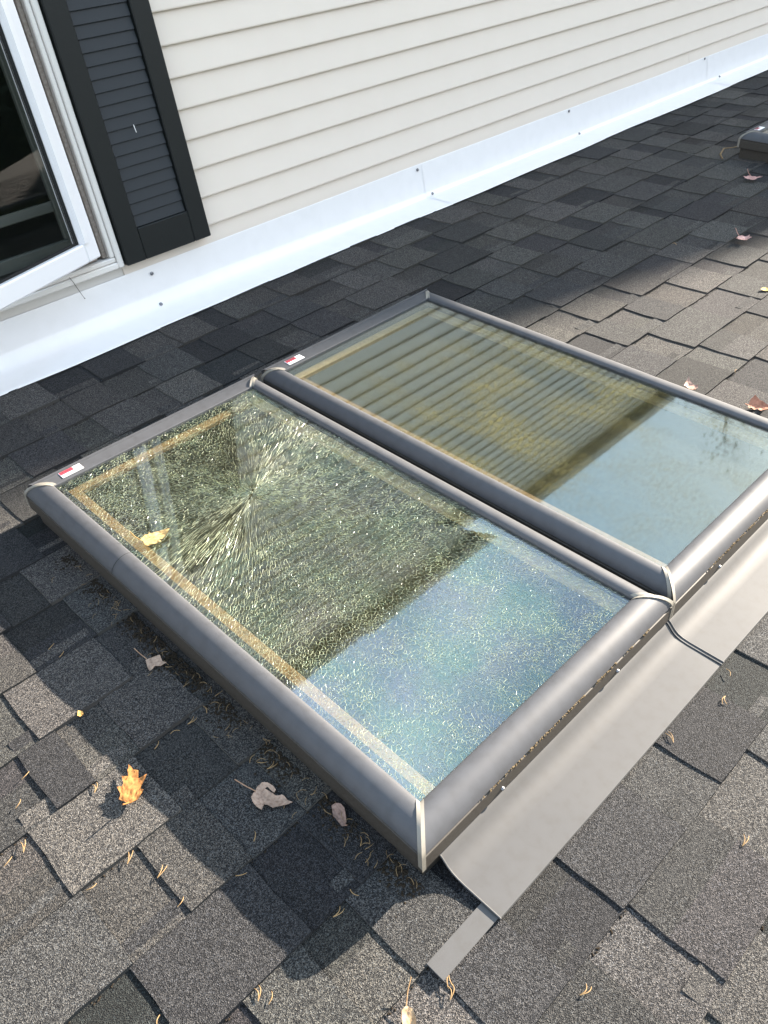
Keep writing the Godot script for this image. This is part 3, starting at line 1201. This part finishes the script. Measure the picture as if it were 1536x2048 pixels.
func litter() -> void:
	leaf("oak_leaf", "orange tan lobed oak leaf lying flat on the shingles, half in shadow", roof_at(-.3555, 1.494, .012), [15.5, -35, 16.5, -29, 15.5, -20, 20.5, -12, 12.5, 0, 20.5, 4, 26.5, 5, 20.5, 9, 10.5, 14, 5.5, 19, 7.5, 24, -.5, 29, -8.5, 33, -19.5, 30, -22.5, 25, -24.5, 21, -28.5, 10, -24.5, 8, -21.5, 3, -19.5, -11, -12.5, -6, -8.5, -9, -3.5, -24, -1.5, -20, 3.5, -15, 9.5, -27, 11.5, -27], [-20.5, 27, -25, 31, -31.5, 34], Color(.34, .15, .045), Vector3(.10, .05, .12), .0013, 0.0, .006)
	leaf("maple_leaf", "mauve and tan curled maple leaf with a long stem in the skylight's shadow", roof_at(-.2145, 1.668, .010), [-10.5, -22.8, -4.5, -26.8, 5.5, -26.8, 11.5, -19.8, 14.5, -9.8, 13.5, -1.8, 8.5, .2, 7.5, -7.8, 7.5, -14.8, 2.5, -15.8, 4.5, -8.8, 6.5, -1.8, 6.5, 5.2, 8.5, 8.2, 14.5, 11.2, 15.5, 17.2, 14.5, 27.2, 17.5, 35.2, 8.5, 32.2, -2.5, 24.2, -9.5, 19.2, -11.5, 12.2, -15.5, 5.2, -24.5, 11.2, -26.5, 1.2, -25.5, -10.8, -21.5, -19.8, -15.5, -22.8], [-10.5, -21.8, -17.5, -37.8, -24.5, -54.8], Color(.40, .28, .21), Vector3(.35, .2, -.2), .0010)
	leaf("curled_leaf", "narrow mauve curled leaf lying against the cracked skylight's skirt", roof_at(-.1596, 1.771, .010), [.6, -21, 8.6, -19, 12.6, -12, 11.6, -3, 4.6, 8, -1.4, 15, -6.4, 19, -11.4, 16, -9.4, 3, -9.4, -6], [-6.4, 19, -7, 23], Color(.35, .235, .19), Vector3(.6, .2, .2), .0009)
	leaf("maple_leaf", "small dusty pink folded maple leaf with a thin stem in shadow", roof_at(-.1911, 1.305, .012), [-9.9, -17.4, 4.1, -15.4, 16.1, -11.4, 11.1, 4.6, 14.1, 16.6, 3.1, 13.6, -4.9, 4.6, -17.9, 7.6, -15.9, -2.4], [-6.9, -17, -9.9, -34.4, -12.9, -46.4], Color(.42, .30, .225), Vector3(.4, .5, .3), .0009)
	leaf("maple_leaf", "pale yellow maple leaf lying on the shattered skylight glass", roof_at(-.0438, 1.1078, .103), [-23.2, -15.8, -11.2, -20.8, -2.2, -18.8, 1.8, -23.8, 2.8, -16.8, 17.8, -9.8, 29.8, -3.8, 36.8, -.8, 25.8, 7.2, 8.8, 12.2, 2.8, 11.2, 3.8, 19.2, -4.2, 17.2, -9.2, 16.2, -12.2, 16.2, -21.2, 12.2, -25.2, 5.2, -22.2, -5.8], [-23, -10.8, -28.2, -24.8, -30.2, -36.8], Color(.42, .30, .13), Vector3(.12, .22, -.1), .0010)
	leaf("curled_leaf", "pale pink cupped leaf lying beside the intact skylight's right casing", roof_at(1.2762, 1.540, .012), [9.8, -18.7, 22.8, -20.7, 15.8, -8.7, 10.8, 4.3, 10.8, 14.3, -4.2, 21.3, -14.2, 16.3, -12.2, 5.3, -24.2, -1.7, -15.2, -11.7], [-14.2, 16.3, -16, 22], Color(.38, .25, .20), Vector3(1.1, .9, .4))
	leaf("curled_leaf", "rust brown curled leaf further down beside the intact skylight's right casing", roof_at(1.290, 1.712, .012), [-7, -20.6, 11, -24.6, 24, -20.6, 23, 1.4, 21, 18.4, -6, 31.4, -16, 20.4, 0, .4, -23, -.6, -27, -5.6], [-7, -20.6, -12, -26], Color(.36, .17, .11), Vector3(1.0, .6, -.6))
	var tri := [0, -30, 5, -18, 12, -16, 9, -6, 20, -10, 30, -12, 25, -2, 31, 4, 18, 8, 10, 18, 0, 22, -10, 18, -18, 8, -31, 4, -25, -2, -30, -12, -20, -10, -9, -6, -12, -16, -5, -18]
	leaf("maple_leaf", "pink maple leaf on the dark shingles just below the far shaded skylight", roof_at(2.823, .930, .012), tri, [0, 22, 3, 40, 2, 60], Color(.52, .30, .27), Vector3(.5, .4, .3), .0011, 2.3, .004, 1.15)
	leaf("maple_leaf", "pink maple leaf with a trailing stem on the grey shingles beside pale sunlit courses", roof_at(2.238, 1.188, .012), tri, [0, 22, -3, 40, -8, 62], Color(.54, .33, .30), Vector3(.6, .6, -.5), .0011, 2.6, .004, .95)
	leaf("curled_leaf", "cream folded leaf with thin stems low on the sunlit shingles below the end tab", roof_at(-.288, 2.040, .010), [0, -16, 7, -10, 9, 2, 7, 14, 0, 18, -7, 14, -9, 2, -7, -10], [0, -16, 5, -30, 12, -42], Color(.42, .29, .17), Vector3(1.8, .4, .2), .0008, -.6)
	leaf("curled_leaf", "yellow curled leaf on the sunlit shingles beside the course edge", roof_at(1.930, 1.424, .010), [0, -18, 9, -10, 12, 2, 7, 14, 0, 18, -9, 12, -11, 0, -8, -10], [0, 18, 3, 28], Color(.42, .30, .09), Vector3(1.2, .7, .2), .0009, .8)
	leaf("leaf_scrap", "tiny orange scrap of leaf caught in a shingle course edge", roof_at(-.343, 1.302, .010), [0, -7, 5, -2, 4, 5, -3, 7, -6, 1], [0, 7, 1, 10], Color(.55, .32, .10), Vector3(.8, .8, 0), .0007)
	# twig by the far skylight
	var tw := thing("twig", "pale forked twig on the shingles beside the far shaded skylight", "twig", roof_at(3.06, .68, .008), true)
	var tm := MB.new()
	tm.tube([Vector3(-.055, .003, .03), Vector3(-.02, .008, 0), Vector3(.045, .012, -.02), Vector3(.06, .010, -.025)], [.003, .0035, .003, .002], 6)
	tm.tube([Vector3(.05, .011, -.022), Vector3(.10, .008, 0), Vector3(.16, .004, .008)], [.002, .0018, .0012], 5)
	part("stick", tm, M.needle_dark, tw)
	# single pine needles
	var needle_mesh := []
	for q in 4:
		var mb := MB.new()
		var bend := rng.randf_range(.001, .0045)
		var ln := rng.randf_range(.013, .021)
		for leg in (2 if q % 2 == 0 else 1):
			var pts := []
			var rad := []
			for i in 6:
				var f := i / 5.0
				pts.append(Vector3((f - .5) * ln, .0012 + .0022 * sin(f * PI), bend * sin(f * PI * .9) + leg * f * .007))
				rad.append(lerpf(.0007, .0003, absf(f - .3)))
			mb.tube(pts, rad, 4)
		var am := mb.commit()
		am.surface_set_material(0, M.needle)
		needle_mesh.append(am)
	var spots := [Vector2(-.467, 1.345), Vector2(-.499, 1.385), Vector2(-.528, 1.459), Vector2(-.402, 1.449), Vector2(-.424, 1.591), Vector2(-.484, 1.591), Vector2(-.402, 1.644), Vector2(-.406, 1.703), Vector2(-.25, 1.455), Vector2(-.286, 1.453), Vector2(-.188, 1.454), Vector2(-.321, 1.734), Vector2(-.261, 1.873), Vector2(-.272, 1.701), Vector2(-.167, 1.822), Vector2(-.183, 1.608), Vector2(-.191, 1.592), Vector2(-.107, 2.174), Vector2(.219, 2.223), Vector2(-.23, 2.054), Vector2(-.215, 2.046), Vector2(.432, 2.086), Vector2(.487, 2.059), Vector2(.301, 2.056), Vector2(-.511, 1.814), Vector2(-.553, 1.465), Vector2(-.178, 1.622), Vector2(-.218, 1.453), Vector2(-.3, 1.149), Vector2(-.304, 1.117), Vector2(-.395, 1.893)]
	for i in 8:
		var k := rng.randi_range(3, 13)
		var u := rng.randf_range(-.62, -.17) if rng.randf() < .45 else rng.randf_range(1.2, 2.4)
		spots.append(Vector2(u, COURSE0 + k * EXPO + rng.randf_range(.001, .012)))
	for sp in spots:
		var o := thing("pine_needle", "thin tan pine needle lying loose on the shingles", "pine needle", roof_at(sp.x, sp.y, .0085), true, "loose pine needles on the roof")
		o.rotation = (Basis(Vector3.RIGHT, PITCH) * Basis(Vector3.UP, rng.randf_range(.2, 1.5) if rng.randf() < .7 else rng.randf() * TAU)).get_euler()
		var mi := MeshInstance3D.new()
		mi.name = "needle"
		mi.mesh = needle_mesh[rng.randi() % 4]
		o.add_child(mi)
	# drift of needles and crumbs along the cracked skylight and in the course edges
	var nm: ArrayMesh = needle_mesh[1].duplicate()
	nm.surface_set_material(0, M.needle_dark)
	var mm := MultiMesh.new()
	mm.transform_format = MultiMesh.TRANSFORM_3D
	mm.mesh = nm
	mm.instance_count = 100
	for i in 100:
		var v := rng.randf_range(.95, 1.93)
		var u := -.152 - absf(rng.randfn(0.0, .022)) * lerpf(.7, 1.5, rng.randf())
		var b := Basis(Vector3.RIGHT, PITCH) * Basis.from_euler(Vector3(rng.randf_range(-.25, .25), rng.randf() * TAU, rng.randf_range(-.25, .25))).scaled(Vector3.ONE * rng.randf_range(.6, 1.0))
		mm.set_instance_transform(i, Transform3D(b, roof_at(u, v, .010 + rng.randf() * .006)))
	var dr := MultiMeshInstance3D.new()
	dr.name = "needle_drift"
	dr.multimesh = mm
	add_child(dr)
	tag(dr, "drift of brown pine needles along the cracked skylight's shaded skirt", "pine needles", "", "stuff")
	var cb := MB.new()
	cb.face([Vector3(-.5, 0, -.4), Vector3(.5, 0, -.3), Vector3(.3, 0, .5), Vector3(-.4, 0, .4)], Vector3(0, 1, 0))
	var apex := Vector3(.05, .5, 0)
	var basep := [Vector3(-.5, 0, -.4), Vector3(.5, 0, -.3), Vector3(.3, 0, .5), Vector3(-.4, 0, .4)]
	for i in 4:
		cb.face([basep[i], basep[(i + 1) % 4], apex], Vector3(0, .1, 0))
	var cmesh := cb.commit()
	cmesh.surface_set_material(0, M.crumb)
	var m2 := MultiMesh.new()
	m2.transform_format = MultiMesh.TRANSFORM_3D
	m2.mesh = cmesh
	var tf := []
	for i in 9000:
		var k := rng.randi_range(-1, 15)
		var u := rng.randf_range(-.8, 2.6)
		var v := COURSE0 + k * EXPO + absf(rng.randfn(0.0, .0022)) + .0006
		if noise.get_noise_2d(u * 60.0, k * 31.0) < -.08 or (u > -.16 and u < 1.16 and v > .74 and v < 2.05):
			continue
		var sc := rng.randf_range(.0012, .0034)
		tf.append(Transform3D(Basis(Vector3.RIGHT, PITCH) * Basis(Vector3.UP, rng.randf() * TAU).scaled(Vector3(sc * 1.4, sc, sc)), roof_at(u, v, .0040)))
	for i in 2200:
		var v := rng.randf_range(.9, 1.94)
		var u := -.150 - absf(rng.randfn(0.0, .018))
		var sc := rng.randf_range(.002, .006)
		tf.append(Transform3D(Basis(Vector3.RIGHT, PITCH) * Basis(Vector3.UP, rng.randf() * TAU).scaled(Vector3(sc, sc * .8, sc)), roof_at(u, v, .0075)))
	m2.instance_count = tf.size()
	for i in tf.size():
		m2.set_instance_transform(i, tf[i])
	var cd := MultiMeshInstance3D.new()
	cd.name = "roof_debris"
	cd.multimesh = m2
	add_child(cd)
	tag(cd, "dark crumbs of moss and dirt caught in the shingle course edges", "debris", "", "stuff")


# ---------------------------------------------------------------- trees that shade the wall and stand in the glass
func limb(mb: MB, tips: Array, at: Vector3, dir: Vector3, ln: float, rad: float, depth: int) -> void:
	var pts := [at]
	var rr := [rad]
	var d := dir.normalized()
	var p := at
	for i in 4:
		d = (d + Vector3(rng.randfn(0, .13), rng.randfn(0, .08) + .05, rng.randfn(0, .13))).normalized()
		p += d * ln / 4.0
		pts.append(p)
		rr.append(lerpf(rad, rad * .45, (i + 1) / 4.0))
	mb.tube(pts, rr, 6 if depth > 1 else 4)
	if depth <= 0:
		for q in pts:
			tips.append(q)
		return
	for k in (3 if depth > 1 else 4):
		var f := rng.randi_range(1, 4)
		var ax := Vector3(rng.randfn(), rng.randfn() * .5 + .25, rng.randfn()).normalized()
		limb(mb, tips, pts[f], (d + ax * .95).normalized(), ln * rng.randf_range(.5, .72), rr[f] * .62, depth - 1)


func tree(label: String, at: Vector3, trunk: Array, radii: Array, limbs: Array, leaves: int, leaf_size: float, spread: float, cols: Array, keep: Callable, group := "") -> void:
	var t := thing("tree", label, "tree", at, false, group)
	var mb := MB.new()
	mb.tube(trunk, radii, 10)
	var tips := []
	for b in limbs:
		limb(mb, tips, b[0], b[1], b[2], b[3], b[4])
	part("trunk", mb, M.bark, t)
	var lb := MB.new()
	for i in leaves:
		var p: Vector3 = tips[rng.randi() % tips.size()] + Vector3(rng.randfn(), rng.randfn() * .8, rng.randfn()) * spread
		if not keep.call(p + at):
			continue
		var b := Basis.from_euler(Vector3(rng.randf_range(-1.2, 1.2), rng.randf() * TAU, rng.randf_range(-1.2, 1.2)))
		var s := leaf_size * rng.randf_range(.6, 1.2)
		var c: Color = cols[rng.randi() % cols.size()]
		lb.quad(p + b * Vector3(-s, 0, 0), p + b * Vector3(0, 0, -s * .55), p + b * Vector3(s, 0, 0), p + b * Vector3(0, 0, s * .55), c)
	part("crown", lb, M.foliage, t)


func trees() -> void:
	var gnd := MB.new()
	gnd.quad(Vector3(-250, -3.3, 250), Vector3(250, -3.3, 250), Vector3(250, -3.3, -250), Vector3(-250, -3.3, -250))
	var go := part("ground", gnd, M.grass, self)
	go.set_meta("kind", "structure")
	tag(go, "mown lawn around the house", "ground", "", "structure")
	var green := [Color(.06, .085, .025), Color(.085, .10, .03), Color(.12, .10, .03), Color(.05, .07, .022)]
	var all := func(_p: Vector3) -> bool: return true
	# leaning trunk whose shade crosses the roof
	tree("tall leaning tree trunk beyond the roof end with a high crown", Vector3(20, -3.3, 4.9), [Vector3(0, -.2, 0), Vector3(0, 5, -.15), Vector3(0, 9.2, -.42), Vector3(0, 11.0, -.72), Vector3(0, 13.2, -1.0), Vector3(0, 15, -1.5)], [.42, .33, .29, .27, .22, .12], [[Vector3(0, 12.6, -.9), Vector3(0, .5, -1), 2.4, .09, 2], [Vector3(.1, 10.2, -.6), Vector3(.3, .35, -1), 1.5, .06, 2], [Vector3(0, 13.5, -1.1), Vector3(.3, .9, -.6), 2.2, .09, 2]], 8000, .14, .4, green, func(p: Vector3) -> bool: return p.z < 3.7 or (p.z < 4.2 and (p.y > 8.6 or rng.randf() < .7)))
	# thick crown whose shade lies on the wall and the roof beside it
	tree("broad leafy tree beyond the roof end shading the cream wall", Vector3(21, -3.3, 1.9), [Vector3(0, -.2, 0), Vector3(0, 4, .1), Vector3(0, 8, .1)], [.34, .27, .18], [[Vector3(0, 6, .1), Vector3(0, .7, 1), 3.2, .13, 2], [Vector3(0, 6.5, .1), Vector3(.2, .8, -1), 3.4, .13, 2], [Vector3(0, 7.6, .1), Vector3(0, 1, .4), 3.2, .12, 2], [Vector3(0, 8, .1), Vector3(0, 1, -.4), 3.2, .12, 2], [Vector3(0, 7, .1), Vector3(1, .6, .3), 2.6, .11, 2], [Vector3(0, 7, .1), Vector3(-1, .6, .2), 2.6, .11, 2]], 26000, .15, .5, green, func(p: Vector3) -> bool: return (p.z < 3.70 or (p.z < 4.15 and (p.y > 8.6 or rng.randf() < .7))) and p.y < 11.0)
	# thin tree mirrored in the intact glass
	tree("thin half bare tree behind the house end with sparse leaves", Vector3(20, -3.3, -4.4), [Vector3(0, -.2, 0), Vector3(0, 6, .1), Vector3(.1, 12, .2), Vector3(.1, 16.4, .3)], [.26, .2, .13, .04], [[Vector3(0, 11.5, .1), Vector3(0, .5, 1), 3.4, .06, 3], [Vector3(0, 12.6, .1), Vector3(0, .6, 1), 3.0, .05, 3], [Vector3(0, 11, .1), Vector3(0, .7, -1), 3.0, .06, 2], [Vector3(.1, 13.6, .2), Vector3(.2, .7, .9), 2.6, .05, 3], [Vector3(.1, 13.5, .2), Vector3(-.2, .9, -.6), 2.6, .05, 2], [Vector3(.1, 15, .3), Vector3(0, .9, .6), 2.2, .04, 2]], 2600, .055, .22, [Color(.07, .09, .03), Color(.10, .09, .035)], all)
	# low woods across the lawn, mirrored in the open sash
	for q in [[15.0, 6.2], [17.5, 8.3], [14.0, 8.8], [19.5, 10.6], [16.0, 11.6], [21.0, 6.9]]:
		tree("bushy dark green tree in the low woods across the lawn", Vector3(q[0], -3.3, q[1]), [Vector3(0, -.2, 0), Vector3(.05, 1.8, 0), Vector3(0, 3.4, .05)], [.16, .12, .06], [[Vector3(0, .9, 0), Vector3(.6, .5, .8), 1.7, .06, 2], [Vector3(0, 1.2, 0), Vector3(-.6, .6, -.8), 1.7, .06, 2], [Vector3(0, 1.6, 0), Vector3(-.8, .6, .5), 1.7, .06, 2], [Vector3(0, 2.2, 0), Vector3(.7, .8, -.5), 1.6, .06, 2], [Vector3(0, 3.2, 0), Vector3(0, 1, 0), 1.5, .05, 2]], 5200, .17, .32, [Color(.022, .032, .012), Color(.030, .040, .014), Color(.018, .026, .010)], all, "low woods across the lawn")


func _ready() -> void:
	rng.seed = 20417
	noise.seed = 7
	noise.frequency = 0.02
	noise.fractal_octaves = 3
	setup()
	materials()
	roof()
	wall()
	flashing()
	window()
	shutter()
	skylight("shattered skylight with crazed glass in a grey metal frame on the roof", Rect2(-.0977, .7916, .5409, 1.0906), [1.0, .84, 1.0, 1.05], true)
	skylight("intact dusty skylight mirroring siding and sky beside the shattered one", Rect2(.5472, .7916, .5409, 1.0906), [.86, 1.0, 1.0, 1.05], false)
	skylight("far skylight standing apart in the shade near the wall", Rect2(3.112, .7916, .5409, 1.0906), [1.04, 1.04, 1.0, 1.12], false)
	apron("grey metal apron with a narrow end tab below the shattered skylight", -.113, .488, true)
	apron("grey metal apron below the intact dusty skylight", .490, 1.145, false)
	apron("grey metal apron below the far shaded skylight", 3.1, 3.72, false)
	litter()
	trees()
